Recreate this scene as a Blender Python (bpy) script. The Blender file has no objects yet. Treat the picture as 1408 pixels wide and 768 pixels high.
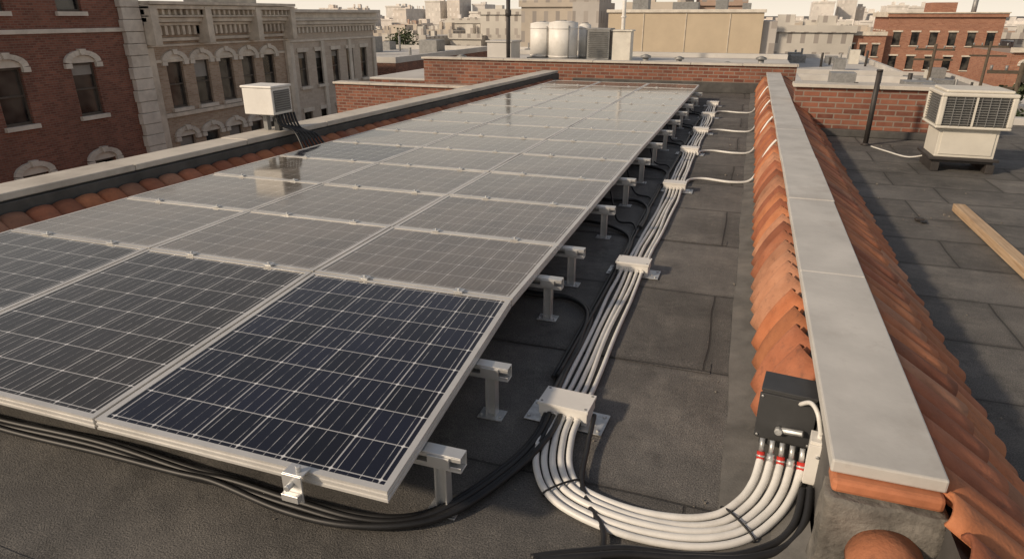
import bpy, bmesh, math, random
from mathutils import Vector, Matrix
from mathutils import noise as mn_
random.seed(7)
sc=bpy.context.scene
R=random.uniform

# ---------------------------------------------------------------- materials
def newmat(name):
    m=bpy.data.materials.new(name); m.use_nodes=True
    nt=m.node_tree; b=nt.nodes['Principled BSDF']
    return m,nt,b
class N:
    def __init__(s,nt): s.nt=nt
    def node(s,t,**k):
        n=s.nt.nodes.new(t)
        for a,v in k.items(): setattr(n,a,v)
        return n
    def link(s,a,b): s.nt.links.new(a,b)
    def val(s,inp,v):
        if isinstance(v,bpy.types.NodeSocket): s.link(v,inp)
        else: inp.default_value=v
    def math(s,op,a,b=None,c=None,clamp=False):
        n=s.node('ShaderNodeMath',operation=op); n.use_clamp=clamp
        s.val(n.inputs[0],a)
        if b is not None: s.val(n.inputs[1],b)
        if c is not None: s.val(n.inputs[2],c)
        return n.outputs[0]
    def mix(s,f,a,b,bt='MIX'):
        n=s.node('ShaderNodeMix',data_type='RGBA',blend_type=bt)
        s.val(n.inputs[0],f)
        s.val(n.inputs[6],a if isinstance(a,bpy.types.NodeSocket) else (*a,1)[:4])
        s.val(n.inputs[7],b if isinstance(b,bpy.types.NodeSocket) else (*b,1)[:4])
        return n.outputs[2]
    def noise(s,vec,scale,detail=5,rough=.6):
        n=s.node('ShaderNodeTexNoise'); n.inputs['Scale'].default_value=scale
        n.inputs['Detail'].default_value=detail; n.inputs['Roughness'].default_value=rough
        if vec is not None: s.link(vec,n.inputs['Vector'])
        return n.outputs['Fac']
    def ramp(s,f,a,b):
        n=s.node('ShaderNodeMapRange'); s.val(n.inputs[0],f)
        n.inputs[1].default_value=a; n.inputs[2].default_value=b
        return n.outputs[0]
    def geo(s): return s.node('ShaderNodeNewGeometry').outputs['Position']
    def bump(s,h,strength,dist=.01):
        n=s.node('ShaderNodeBump'); n.inputs['Strength'].default_value=strength
        n.inputs['Distance'].default_value=dist; s.link(h,n.inputs['Height']); return n.outputs[0]

def mk(name,col,rough=.7,metal=0,var=.25,scale=6,bump=.2,bscale=60,dist=.003,spec=.5,stain=0,stainc=(.08,.07,.06),attr=None):
    m,nt,b=newmat(name); n=N(nt); p=n.geo()
    f=n.noise(p,scale); f=n.ramp(f,.3,.7)
    if attr:
        a=n.node('ShaderNodeVertexColor',layer_name=attr).outputs['Color']
        c=n.mix(var,a,n.mix(f,a,(.35,.26,.2),'MULTIPLY'))
        li=n.ramp(n.noise(p,4,8,.75),.5,.75); c=n.mix(n.math('MULTIPLY',li,.22),c,(.36,.24,.16))
        dk=n.ramp(n.noise(p,23,6,.7),.55,.75); c=n.mix(n.math('MULTIPLY',dk,.55),c,(.10,.055,.04))
    else:
        c=n.mix(f,tuple(x*(1-var) for x in col),tuple(min(1,x*(1+var)) for x in col))
    if stain:
        s=n.ramp(n.noise(p,scale*.35,8,.7),.52,.7)
        c=n.mix(n.math('MULTIPLY',s,stain),c,stainc)
        s=n.ramp(n.noise(p,scale*3.1,6,.75),.6,.75)
        c=n.mix(n.math('MULTIPLY',s,stain*.5),c,stainc)
    n.link(c,b.inputs['Base Color'])
    b.inputs['Roughness'].default_value=rough; b.inputs['Metallic'].default_value=metal
    b.inputs['Specular IOR Level'].default_value=spec
    if bump: n.link(n.bump(n.noise(p,bscale,4),bump,dist),b.inputs['Normal'])
    return m

def brickmat(name,c1,c2,mort,bw=.22,rh=.075,ms=.010,grime=.35):
    m,nt,b=newmat(name); n=N(nt); p=n.geo()
    sx=n.node('ShaderNodeSeparateXYZ'); n.link(p,sx.inputs[0])
    cv=n.node('ShaderNodeCombineXYZ')
    n.link(n.math('ADD',sx.outputs[0],sx.outputs[1]),cv.inputs[0]); n.link(sx.outputs[2],cv.inputs[1])
    t=n.node('ShaderNodeTexBrick'); n.link(cv.outputs[0],t.inputs['Vector'])
    t.inputs['Scale'].default_value=1; t.inputs['Brick Width'].default_value=bw
    t.inputs['Row Height'].default_value=rh; t.inputs['Mortar Size'].default_value=ms
    t.inputs['Color1'].default_value=(*c1,1); t.inputs['Color2'].default_value=(*c2,1)
    t.inputs['Mortar'].default_value=(*mort,1); t.inputs['Mortar Smooth'].default_value=.2
    g=n.ramp(n.noise(p,.9,7,.7),.35,.7)
    c=n.mix(n.math('MULTIPLY',g,grime),t.outputs['Color'],(.05,.035,.03))
    c=n.mix(n.math('MULTIPLY',n.ramp(n.noise(p,9,3),.4,.7),.22),c,(.35,.2,.14))
    n.link(c,b.inputs['Base Color']); b.inputs['Roughness'].default_value=.9
    n.link(n.bump(n.math('SUBTRACT',1.0,t.outputs['Fac']),.5,.01),b.inputs['Normal'])
    return m

def winmat(name,wall,glass=(.05,.055,.06),bw=2.6,rh=3.2,ms=.75):
    m,nt,b=newmat(name); n=N(nt); p=n.geo()
    sx=n.node('ShaderNodeSeparateXYZ'); n.link(p,sx.inputs[0])
    cv=n.node('ShaderNodeCombineXYZ')
    n.link(n.math('ADD',sx.outputs[0],sx.outputs[1]),cv.inputs[0]); n.link(sx.outputs[2],cv.inputs[1])
    t=n.node('ShaderNodeTexBrick'); t.offset=0; n.link(cv.outputs[0],t.inputs['Vector'])
    t.inputs['Scale'].default_value=1; t.inputs['Brick Width'].default_value=bw
    t.inputs['Row Height'].default_value=rh; t.inputs['Mortar Size'].default_value=ms
    t.inputs['Mortar Smooth'].default_value=0
    t.inputs['Color1'].default_value=(*glass,1); t.inputs['Color2'].default_value=(*[g*1.4 for g in glass],1)
    nz=n.node('ShaderNodeNewGeometry'); sn=n.node('ShaderNodeSeparateXYZ'); n.link(nz.outputs['Normal'],sn.inputs[0])
    up=n.math('GREATER_THAN',sn.outputs[2],.5)
    w=n.mix(n.ramp(n.noise(p,.15,6),.3,.7),tuple(x*.8 for x in wall),tuple(min(1,x*1.15) for x in wall))
    n.link(w,t.inputs['Mortar'])
    c=n.mix(up,t.outputs['Color'],w)
    n.link(c,b.inputs['Base Color']); b.inputs['Roughness'].default_value=.8
    return m

def panelmat(name,dust_sheen,cell,hue=(.45,.385,.31),line=1.0,r0=.08,r1=.16,ior=1.5):
    m,nt,b=newmat(name); n=N(nt)
    uv=n.node('ShaderNodeTexCoord').outputs['UV']; s=n.node('ShaderNodeSeparateXYZ'); n.link(uv,s.inputs[0])
    u,v=s.outputs[0],s.outputs[1]
    def edge(x):
        f=n.math('FRACT',x); return n.math('MINIMUM',f,n.math('SUBTRACT',1.0,f))
    du,dv=edge(u),edge(v)
    gap=n.math('MAXIMUM',n.math('LESS_THAN',du,.016),n.math('LESS_THAN',dv,.014))
    dia=n.math('MULTIPLY',n.math('LESS_THAN',n.math('ADD',du,dv),.05),.85*line)
    db=edge(n.math('ADD',n.math('MULTIPLY',u,4.0),.5))
    bus=n.math('LESS_THAN',db,.028)
    fl=n.node('ShaderNodeVectorMath',operation='FLOOR'); n.link(uv,fl.inputs[0])
    wn=n.node('ShaderNodeTexWhiteNoise'); n.link(fl.outputs[0],wn.inputs['Vector'])
    c=n.mix(wn.outputs['Value'],tuple(x*.6 for x in cell),tuple(x*1.6 for x in cell))
    p=n.geo()
    brk=n.ramp(n.noise(p,16,3),.38,.6)
    c=n.mix(n.math('MULTIPLY',bus,n.math('MULTIPLY_ADD',brk,.6*line,.10)),c,(.65,.65,.65))
    c=n.mix(n.math('MULTIPLY',gap,.7*line),c,(.65,.65,.65))
    c=n.mix(dia,c,(.78,.78,.78))
    dn=n.math('MULTIPLY',n.math('ADD',n.math('MULTIPLY',n.ramp(n.noise(p,2.2,7,.65),.25,.75),.7),.5),dust_sheen,clamp=True)
    c=n.mix(dn,c,hue)  # dust tint, its colour lightened to carry painted sky reflection too
    n.link(c,b.inputs['Base Color'])
    n.link(n.math('MULTIPLY_ADD',dn,r1,r0),b.inputs['Roughness'])
    b.inputs['IOR'].default_value=ior
    n.link(n.bump(n.noise(p,1.6,2),.10,.01),b.inputs['Normal'])
    return m

def roofmat(name,bw,rh,base,off_=.37,line=.38):
    m,nt,b=newmat(name); n=N(nt); p=n.geo()
    d=n.node('ShaderNodeTexNoise'); d.inputs['Scale'].default_value=1.3; n.link(p,d.inputs['Vector'])
    off=n.node('ShaderNodeVectorMath',operation='SCALE'); n.link(d.outputs['Color'],off.inputs[0]); off.inputs[3].default_value=.05
    pv=n.node('ShaderNodeVectorMath',operation='ADD'); n.link(p,pv.inputs[0]); n.link(off.outputs[0],pv.inputs[1])
    t=n.node('ShaderNodeTexBrick'); n.link(pv.outputs[0],t.inputs['Vector']); t.offset=off_
    t.inputs['Scale'].default_value=1; t.inputs['Brick Width'].default_value=bw; t.inputs['Row Height'].default_value=rh
    t.inputs['Mortar Size'].default_value=.007; t.inputs['Mortar Smooth'].default_value=.4
    t.inputs['Color1'].default_value=(.8,.8,.8,1); t.inputs['Color2'].default_value=(1.2,1.2,1.2,1); t.inputs['Mortar'].default_value=(line,line,line,1)
    t2=n.node('ShaderNodeTexBrick'); n.link(pv.outputs[0],t2.inputs['Vector']); t2.offset=off_
    t2.inputs['Scale'].default_value=1; t2.inputs['Brick Width'].default_value=bw; t2.inputs['Row Height'].default_value=rh
    t2.inputs['Mortar Size'].default_value=.05; t2.inputs['Mortar Smooth'].default_value=1
    big=n.ramp(n.noise(p,.8,6,.65),.3,.72)
    c=n.mix(big,tuple(x*.66 for x in base),tuple(x*1.4 for x in base))
    st=n.ramp(n.noise(p,2.7,9,.78),.48,.70)
    c=n.mix(n.math('MULTIPLY',st,.6),c,(.235,.22,.20))
    s3=n.ramp(n.noise(p,11,7,.8),.52,.72)
    c=n.mix(n.math('MULTIPLY',s3,.40),c,(.26,.245,.22))
    s4=n.ramp(n.noise(p,4.3,7,.8),.54,.68)
    c=n.mix(n.math('MULTIPLY',s4,.55),c,(.042,.041,.039))
    c=n.mix(1.0,c,t.outputs['Color'],'MULTIPLY')
    c=n.mix(n.math('MULTIPLY',t2.outputs['Fac'],.35),c,(.035,.033,.031))
    gr=n.ramp(n.noise(p,170,2,.6),.3,.7)
    c=n.mix(1.0,c,n.mix(gr,(.5,.5,.5),(1.55,1.53,1.5)),'MULTIPLY')
    n.link(c,b.inputs['Base Color'])
    n.link(n.math('MULTIPLY_ADD',big,-.15,.92),b.inputs['Roughness'])
    h=n.math('ADD',n.math('MULTIPLY',gr,.3),n.math('SUBTRACT',1.0,t.outputs['Fac']))
    h=n.math('ADD',h,n.math('MULTIPLY',n.noise(p,5,5),1.3))
    n.link(n.bump(h,.75,.007),b.inputs['Normal'])
    return m

M={}
M['roof']=roofmat('roofing_felt',3.2,.98,(.114,.109,.103))
M['roof2']=roofmat('roofing_felt_tiles',.95,.62,(.110,.106,.101),line=.42)
M['strip']=mk('felt_cant',(.14,.134,.124),.9,var=.35,scale=5,bump=.5,bscale=150,dist=.003,stain=.6,stainc=(.24,.22,.195))
M['cop']=mk('painted_coping',(.53,.515,.485),.6,var=.14,scale=3,bump=.3,bscale=30,stain=.7,stainc=(.33,.30,.265))
M['copl']=mk('stone_coping',(.56,.52,.46),.8,var=.15,scale=3,bump=.3,bscale=30,stain=.5,stainc=(.24,.21,.18))
M['flash']=mk('dark_flashing',(.075,.072,.069),.65,var=.35,scale=4,bump=.3,bscale=20,stain=.5,stainc=(.16,.15,.135))
M['tile']=mk('terracotta',(.5,.2,.1),.8,var=.45,scale=9,bump=.6,bscale=70,dist=.005,attr='col')
M['terra']=mk('terracotta_plain',(.46,.175,.085),.75,var=.25,scale=9,bump=.3,bscale=70,stain=.5,stainc=(.25,.14,.1))
M['cement']=mk('old_cement',(.15,.14,.125),.95,var=.5,scale=10,bump=1,bscale=40,dist=.008,stain=.7,stainc=(.32,.29,.25))
M['alu']=mk('aluminium',(.66,.66,.65),.38,metal=.6,var=.08,scale=8,bump=.05)
M['aluf']=mk('anodised_frame',(.66,.645,.62),.38,metal=.35,var=.1,scale=5,bump=.05,stain=.3,stainc=(.44,.41,.37))
M['galv']=mk('galvanised',(.58,.59,.59),.45,metal=.7,var=.25,scale=25,bump=.1)
M['white']=mk('white_plastic',(.76,.74,.70),.45,var=.06,scale=6,bump=.05,stain=.35,stainc=(.48,.44,.38))
M['conduit']=mk('white_conduit',(.72,.71,.68),.4,var=.08,scale=12,bump=.05,stain=.45,stainc=(.42,.385,.34))
M['black']=mk('black_rubber',(.016,.016,.017),.5,var=.4,scale=9,bump=.1)
M['dgrey']=mk('dark_grey_plastic',(.045,.046,.048),.5,var=.2,scale=9,bump=.1)
M['red']=mk('red_connector',(.5,.03,.02),.4,var=.2)
M['grey']=mk('grey_metal',(.27,.27,.265),.5,metal=.3,var=.2,scale=5,bump=.1,stain=.4,stainc=(.12,.1,.09))
M['fin']=mk('ac_grille',(.12,.12,.115),.6,var=.3,scale=9)
M['beige']=mk('beige_enamel',(.64,.61,.54),.55,var=.08,scale=4,bump=.05,stain=.45,stainc=(.38,.34,.28))
m,nt,b=newmat('pine_plank'); n=N(nt); p=n.geo(); mp=n.node('ShaderNodeMapping'); mp.inputs['Scale'].default_value=(60,2.2,60); n.link(p,mp.inputs[0])
gr=n.ramp(n.noise(mp.outputs[0],1.0,5,.6),.3,.7); c=n.mix(gr,(.36,.23,.13),(.60,.45,.30)); n.link(n.mix(n.math('MULTIPLY',n.ramp(n.noise(p,5,6,.7),.5,.7),.4),c,(.28,.2,.14)),b.inputs['Base Color']); b.inputs['Roughness'].default_value=.8; n.link(n.bump(gr,.3,.002),b.inputs['Normal']); M['wood']=m
M['brick']=brickmat('red_brick',(.15,.045,.03),(.32,.12,.072),(.28,.23,.19),grime=.5)
M['brickA']=brickmat('dark_red_brick',(.175,.06,.043),(.32,.125,.085),(.26,.19,.15),grime=.42)
M['brickB']=brickmat('tan_brick',(.40,.30,.215),(.54,.43,.33),(.48,.42,.35),grime=.25)
M['brickC']=brickmat('pale_brick',(.56,.50,.42),(.64,.58,.50),(.56,.51,.45),rh=.15,bw=.4,grime=.15)
M['brickR']=brickmat('orange_brick',(.31,.13,.08),(.42,.20,.125),(.36,.27,.21),rh=.15,bw=.4,grime=.15)
M['stone']=mk('cream_stone',(.64,.58,.49),.85,var=.2,scale=2,bump=.4,bscale=25,stain=.6,stainc=(.28,.235,.19))
M['stonew']=mk('white_stone',(.68,.635,.56),.85,var=.15,scale=2,bump=.4,bscale=25,stain=.55,stainc=(.36,.31,.26))
M['wframe']=mk('window_frame',(.10,.085,.07),.6)
m,nt,b=newmat('window_glass'); n=N(nt); p=n.geo()
n.link(n.mix(n.ramp(n.noise(p,.9,2),.4,.6),(.012,.014,.016),(.09,.085,.075)),b.inputs['Base Color']); b.inputs['Roughness'].default_value=.08; M['glass']=m
M['tan']=mk('tan_stucco',(.54,.45,.33),.9,var=.08,scale=.5,bump=.1,stain=.4,stainc=(.44,.35,.26))
M['wroof']=mk('white_membrane',(.55,.53,.50),.8,var=.15,scale=.6,bump=.1,stain=.5,stainc=(.34,.31,.28))
M['groof']=mk('grey_roof',(.30,.29,.27),.9,var=.25,scale=.5,bump=.1,stain=.4,stainc=(.17,.15,.13))
M['ground']=mk('asphalt_ground',(.14,.13,.12),.95,var=.3,scale=.05,bump=0)
M['leaf']=mk('foliage',(.06,.08,.035),.8,var=.5,scale=3,bump=0)
M['bark']=mk('bark',(.09,.07,.05),.9)
M['dark']=mk('dark_metal',(.04,.035,.033),.6,var=.3)
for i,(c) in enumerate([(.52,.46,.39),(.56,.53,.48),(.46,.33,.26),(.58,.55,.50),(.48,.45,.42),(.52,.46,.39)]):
    M['w%d'%i]=winmat('hazed_city_wall_%d'%i,c,glass=(.28,.255,.235),bw=1.7,rh=2.6,ms=.55)  # distance haze painted in: lighter walls, paler windows
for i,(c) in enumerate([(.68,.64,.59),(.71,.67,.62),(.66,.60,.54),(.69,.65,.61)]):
    M['f%d'%i]=winmat('hazed_far_city_wall_%d'%i,c,glass=(.60,.56,.52))  # far haze is put into the colour: pale walls, washed-out window contrast
M['pclean']=panelmat('pv_glass_clean',.010,(.004,.005,.015))
M['pmid']=panelmat('pv_glass_light_dust',.07,(.008,.008,.010))
M['pdust_sheen']=panelmat('pv_glass_dust_sky_sheen',.36,(.020,.017,.015),line=.95,r0=.06,r1=.14,ior=2.15)  # dust plus sky reflection painted into the base colour
M['pebble']=mk('pebbles',(.22,.20,.17),.9,var=.5,scale=20,bump=0)

# ---------------------------------------------------------------- builder
class B:
    def __init__(s): s.bm=bmesh.new(); s.mats=[]; s.uv=s.bm.loops.layers.uv.new('UVMap'); s.X=Matrix.Identity(4)
    def mi(s,k):
        if k not in s.mats: s.mats.append(k)
        return s.mats.index(k)
    def v(s,p): return s.bm.verts.new(s.X@Vector(p))
    def quad(s,pts,k,uvs=None,smooth=False):
        f=s.bm.faces.new([s.v(p) for p in pts]); f.material_index=s.mi(k); f.smooth=smooth
        if uvs:
            for l,q in zip(f.loops,uvs): l[s.uv].uv=q
        return f
    def hexa(s,c,k):
        v=[s.v(p) for p in c]; i=s.mi(k)
        for q in ((3,2,1,0),(4,5,6,7),(0,1,5,4),(1,2,6,5),(2,3,7,6),(3,0,4,7)):
            f=s.bm.faces.new([v[j] for j in q]); f.material_index=i
    def box(s,x0,x1,y0,y1,z0,z1,k):
        s.hexa([(x0,y0,z0),(x1,y0,z0),(x1,y1,z0),(x0,y1,z0),(x0,y0,z1),(x1,y0,z1),(x1,y1,z1),(x0,y1,z1)],k)
    def tube(s,pts,r,k,seg=10,cap=True,r1=None):
        pts=[Vector(p) for p in pts]; rings=[]; i=s.mi(k); n=len(pts); prev=None
        for j,p in enumerate(pts):
            d=(pts[min(j+1,n-1)]-pts[max(j-1,0)]).normalized()
            if prev is None:
                a=d.cross(Vector((0,0,1)))
                if a.length<.05: a=d.cross(Vector((1,0,0)))
                a.normalize()
            else: a=(prev-d*prev.dot(d)).normalized()
            prev=a; c=d.cross(a); rr=r if r1 is None else r+(r1-r)*j/(n-1)
            rings.append([s.v(p+a*math.cos(t)*rr+c*math.sin(t)*rr) for t in [2*math.pi*q/seg for q in range(seg)]])
        for a,b2 in zip(rings,rings[1:]):
            for q in range(seg):
                f=s.bm.faces.new([a[q],a[(q+1)%seg],b2[(q+1)%seg],b2[q]]); f.material_index=i; f.smooth=True
        if cap:
            for rg in (rings[0][::-1],rings[-1]):
                f=s.bm.faces.new(rg); f.material_index=i
    def done(s,name,parent=None,bevel=0,seg=2,solid=0,keep=False):
        if not keep: bmesh.ops.recalc_face_normals(s.bm,faces=s.bm.faces)
        me=bpy.data.meshes.new(name)
        xs=[v.co for v in s.bm.verts]
        mn=Vector([min(c[i] for c in xs) for i in range(3)]); mx=Vector([max(c[i] for c in xs) for i in range(3)])
        o0=Vector(((mn.x+mx.x)/2,(mn.y+mx.y)/2,mn.z))
        bmesh.ops.translate(s.bm,verts=s.bm.verts,vec=-o0)
        s.bm.to_mesh(me); s.bm.free()
        for k in s.mats: me.materials.append(M[k])
        o=bpy.data.objects.new(name,me); sc.collection.objects.link(o); o.location=o0
        if solid:
            q=o.modifiers.new('solid','SOLIDIFY'); q.thickness=solid; q.offset=1
        if bevel:
            q=o.modifiers.new('bev','BEVEL'); q.width=bevel; q.segments=seg; q.limit_method='ANGLE'; q.angle_limit=math.radians(40)
        if parent:
            o.parent=parent; o.location=o0-parent.location
        return o
def empty(name,loc):
    o=bpy.data.objects.new(name,None); o.location=loc; o.empty_display_size=.2; sc.collection.objects.link(o); return o
def spline(p,n=10):
    p=[Vector(q) for q in p]; out=[]
    for i in range(len(p)-1):
        a=p[max(i-1,0)];b_=p[i];c=p[i+1];d=p[min(i+2,len(p)-1)]
        for j in range(n):
            t=j/n
            out.append(.5*((2*b_)+(c-a)*t+(2*a-5*b_+4*c-d)*t*t+(3*b_-a-3*c+d)*t**3))
    out.append(p[-1]); return out
def offs(pts,o,dz=0):
    out=[]
    for j,p in enumerate(pts):
        d=(pts[min(j+1,len(pts)-1)]-pts[max(j-1,0)]); d.z=0
        a=Vector((d.y,-d.x,0))
        if a.length<1e-5: a=Vector((1,0,0))
        out.append(p+a.normalized()*o+Vector((0,0,dz)))
    return out

# ---------------------------------------------------------------- ground & own building
b=B(); b.quad([(-4000,-1000,-12),(4000,-1000,-12),(4000,7000,-12),(-4000,7000,-12)],'ground'); b.done('ground')
LX=lambda y:-4.93+ (max(y,2.9)-2.9)*.066
bld=empty('flat_roof_building',(0,6,-12))
b=B(); b.quad([(-5.6,-4,0),(.5,-4,0),(.5,15.7,0),(-5.6,15.7,0)],'roof'); b.done('roof_deck',bld)
b=B(); b.quad([(.5,-4,0),(17,-4,0),(17,12.5,0),(.5,12.5,0)],'roof2'); b.done('side_roof_deck',bld)
b=B(); b.box(-5.5,17,-4.1,12.4,-12,-.02,'brick'); b.box(-5.5,.9,12.4,15.6,-12,-.02,'brick'); b.done('building_walls',bld)
b=B()
ys=[-1+.4*i for i in range(43)]
for y0,y1 in zip(ys,ys[1:]):
    j0=.006*math.sin(y0*3.1)+.004*math.sin(y0*7.7); j1=.006*math.sin(y1*3.1)+.004*math.sin(y1*7.7)
    b.quad([(.085+j0,y0,.008),(.25,y0,.04),(.25,y1,.04),(.085+j1,y1,.008)],'strip')
    b.quad([(.085+j0,y0,.0),(.085+j0,y0,.008),(.085+j1,y1,.008),(.085+j1,y1,.0)],'dark')
    b.quad([(.25,y0,.04),(.36,y0,.10),(.36,y1,.10),(.25,y1,.04)],'strip')
b.done('roof_cant_strip',bld)
b=B()
for y in (.9,2.9,4.9,6.9,8.9,10.9,12.9):
    xs=[-5+.25*i for i in range(21)]
    for xa,xb in zip(xs,xs[1:]):
        wa=y+.012*math.sin(xa*2.1+y)+.006*math.sin(xa*7); wb=y+.012*math.sin(xb*2.1+y)+.006*math.sin(xb*7)
        b.quad([(xa,wa,.0035),(xb,wb,.0035),(xb,wb+.11,.004),(xa,wa+.11,.004)],'roof'); b.quad([(xa,wa,.0),(xb,wb,.0),(xb,wb,.0035),(xa,wa,.0035)],'dark')
b.done('roof_felt_laps',bld,keep=True)
b=B()
for _ in range(420):
    x=R(-1,4.5) if random.random()<.75 else R(-4.5,.3); y=R(.9,11)
    if .2<x<1.15: continue
    s=R(.0015,.005)*(1.6 if random.random()<.08 else 1)
    b.X=Matrix.Translation((x,y,s*.5+.003))@Matrix.Rotation(R(0,6),4,'Z')@Matrix.Rotation(R(-.5,.5),4,'X'); b.box(-s*R(.7,1.6),s,-s,s*R(.6,1.2),-s*.5,s*.6,'pebble')
b.done('scattered_gravel')

# ---------------------------------------------------------------- right parapet
par=empty('parapet_wall',(.5,8,0))
b=B(); b.box(.375,.612,1.72,15.6,.005,.418,'flash'); b.done('wall_core',par)
b=B(); y=1.70
while y<15.5:
    L=min(1.5+R(-.1,.1),15.6-y); w=R(-.003,.003)
    b.box(.352+w,.636+w,y,y+L-.005,.42,.462+R(-.002,.002),'cop'); y+=L
b.done('coping',par,bevel=.006)
b=B()
b.box(.356,.632,1.672,1.76,.374,.417,'terra')
b.done('end_cap_tile',par,bevel=.012)
def lumpy(b,amp,fr):
    bmesh.ops.subdivide_edges(b.bm,edges=b.bm.edges[:],cuts=12,use_grid_fill=True)
    for v in b.bm.verts:
        v.co+=mn_.noise_vector(v.co*fr)*amp+mn_.noise_vector(v.co*fr*3.1)*amp*.4
    for f in b.bm.faces: f.smooth=True
b=B(); b.box(.345,.645,1.655,1.74,.003,.368,'cement'); lumpy(b,.012,11); b.done('end_mortar',par)
b=B(); b.box(.40,.66,-3.9,1.64,.003,.16,'cement'); b.done('low_wall',par,bevel=.01)

def tile(b,p0,p1,r0,r1,col,hf=.6,seg=12,roll=0,ex=.75,bow=0):
    p0=Vector(p0);p1=Vector(p1); d=(p1-p0).normalized()
    side=d.cross(Vector((0,0,1))).normalized(); up=side.cross(d).normalized()
    if up.z<0: up=-up
    rings=[]
    for j in range(7):
        t=j/6; p=p0.lerp(p1,t)+up*bow*math.sin(math.pi*t); r=r0+(r1-r0)*t; rg=[]
        for q in range(seg+1):
            a=math.pi*(q/seg)
            rg.append(b.v(p+side*math.cos(a)*r+up*(max(0,math.sin(a))**ex*hf+math.cos(a)*roll)*r))
        rings.append(rg)
    i=b.mi('tile')
    for A,C in zip(rings,rings[1:]):
        for q in range(seg):
            f=b.bm.faces.new([A[q],A[q+1],C[q+1],C[q]]); f.smooth=True; f.material_index=i
            for l in f.loops: l[b.colr]=(*col,1)
def tcol():
    k=R(.7,1.15)
    c=[(.50,.175,.075),(.52,.20,.09),(.38,.13,.065),(.50,.24,.14),(.44,.16,.08)][random.randrange(5)]
    return tuple(x*k for x in c)
tl=empty('terracotta_roof_tiles',(.3,8,0))
b=B(); b.colr=b.bm.loops.layers.float_color.new('col')
y=2.46
while y<15.4:
    dy=R(-.012,.012); xx=R(-.008,.008)
    tile(b,(.374,y+.02+dy,.375),(.232+xx,y-.03+dy,.075+R(-.01,.01)),.100,.116,tcol(),hf=.36,roll=R(.0,.14),ex=.5,bow=.022)
    y+=.20+R(-.014,.014)
b.done('inner_slope_tiles',tl,solid=.014,keep=True)
b=B(); b.hexa([(.245,2.4,.0),(.375,2.4,.0),(.375,15.5,.0),(.245,15.5,.0),(.245,2.4,.06),(.374,2.4,.36),(.374,15.5,.36),(.245,15.5,.06)],'flash'); b.done('inner_tile_bed',tl)
b=B(); b.colr=b.bm.loops.layers.float_color.new('col')
y=.9
while y<15.4:
    dy=R(-.01,.01)
    tile(b,(.83,y+dy,.235),(1.07+R(-.012,.012),y-.045+dy*2,.03),.074,.082,tcol(),hf=.6,roll=R(-.08,.08))
    tile(b,(.62,y+.02+dy,.405),(.865+R(-.012,.012),y-.03+dy,.250),.070,.077,tcol(),hf=.6,roll=R(-.08,.08))
    y+=.142+R(-.008,.008)
b.done('outer_slope_tiles',tl,solid=.013,keep=True)
b=B(); b.colr=b.bm.loops.layers.float_color.new('col')
tile(b,(.515,1.66,.205),(.510,1.25,.17),.098,.105,(.50,.20,.10),hf=1.0,seg=18,ex=1)
tile(b,(.510,1.33,.19),(.50,.8,.15),.095,.10,(.46,.18,.09),hf=1.0,seg=18,ex=1)
b.done('ridge_tiles',tl,solid=.016,keep=True)
b=B(); b.hexa([(.64,.8,.0),(1.06,.8,.0),(1.06,15.5,.0),(.615,15.5,.0),(.64,.8,.36),(1.03,.8,.02),(1.03,15.5,.02),(.615,15.5,.38)],'flash'); b.done('tile_bed',tl)

# ---------------------------------------------------------------- left parapet
lp=empty('parapet_wall.001',(-5,8,0))
def seg_hexa(b,y0,y1,xo0,xo1,z0,z1,k):
    a=LX(y0);c=LX(y1)
    b.hexa([(a+xo0,y0,z0),(a+xo1,y0,z0),(c+xo1,y1,z0),(c+xo0,y1,z0),(a+xo0,y0,z1),(a+xo1,y0,z1),(c+xo1,y1,z1),(c+xo0,y1,z1)],k)
b=B(); seg_hexa(b,-1,2.9,-.32,-.05,-.02,.36,'flash'); seg_hexa(b,2.9,15.2,-.32,-.05,-.02,.36,'flash'); b.done('wall_core',lp)
b=B(); b2=B(); y=-1
while y<15:
    L=min(1.3,15.2-y)
    seg_hexa(b,y,y+L-.006,-.36,-.02,.362,.415+R(-.003,.003),'copl'); 
    seg_hexa(b2,y,y+L+.002,-.048,0.0,.22,.35,'flash'); seg_hexa(b2,y,y+L-.003,-.046,.05,.10,.218,'flash')
    y+=L
b.done('coping',lp,bevel=.008); b2.done('flashing',lp,bevel=.005)
b=B(); b.colr=b.bm.loops.layers.float_color.new('col'); y=.4
while y<14.6:
    a=LX(y)
    tile(b,(a+.03,y+.05,.235),(a+.34+R(-.015,.015),y-.03,.095+R(-.005,.01)),.098,.11,tcol(),hf=.6,roll=R(-.1,.1))
    y+=.19+R(-.012,.012)
b.done('terracotta_tiles',lp,solid=.014,keep=True)

# ---------------------------------------------------------------- brick walls around roof
def brickwall(x0,x1,y0,y1,z0,z1,name='brick_wall',cop='copl'):
    e=empty(name,((x0+x1)/2,(y0+y1)/2,z0))
    b=B(); b.box(x0,x1,y0,y1,z0,z1-.05,'brick'); b.done('bricks',e)
    b=B()
    if x1-x0>y1-y0:
        x=x0-.04
        while x<x1+.04:
            L=min(1.1,x1+.04-x); b.box(x,x+L-.008,y0-.05,y1+.05,z1-.048,z1+R(-.004,.004),cop); x+=L
    else:
        y=y0
        while y<y1:
            L=min(1.1,y1-y); b.box(x0-.05,x1+.05,y,y+L-.008,z1-.048,z1+R(-.004,.004),cop); y+=L
    b.done('coping',e,bevel=.006); return e
brickwall(-7.8,.95,15.7,15.95,-3,.62,cop='copl')
brickwall(.66,2.75,10.45,10.7,-.01,.70)
brickwall(-10.2,-4.6,15.3,15.55,-6,-.02)
brickwall(2.75,2.95,10.5,12.4,-.01,.35)
b=B(); b.box(2.98,17,12.4,12.65,-.01,.10,'wroof'); b.done('roof_curb',bld,bevel=.01)
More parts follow.
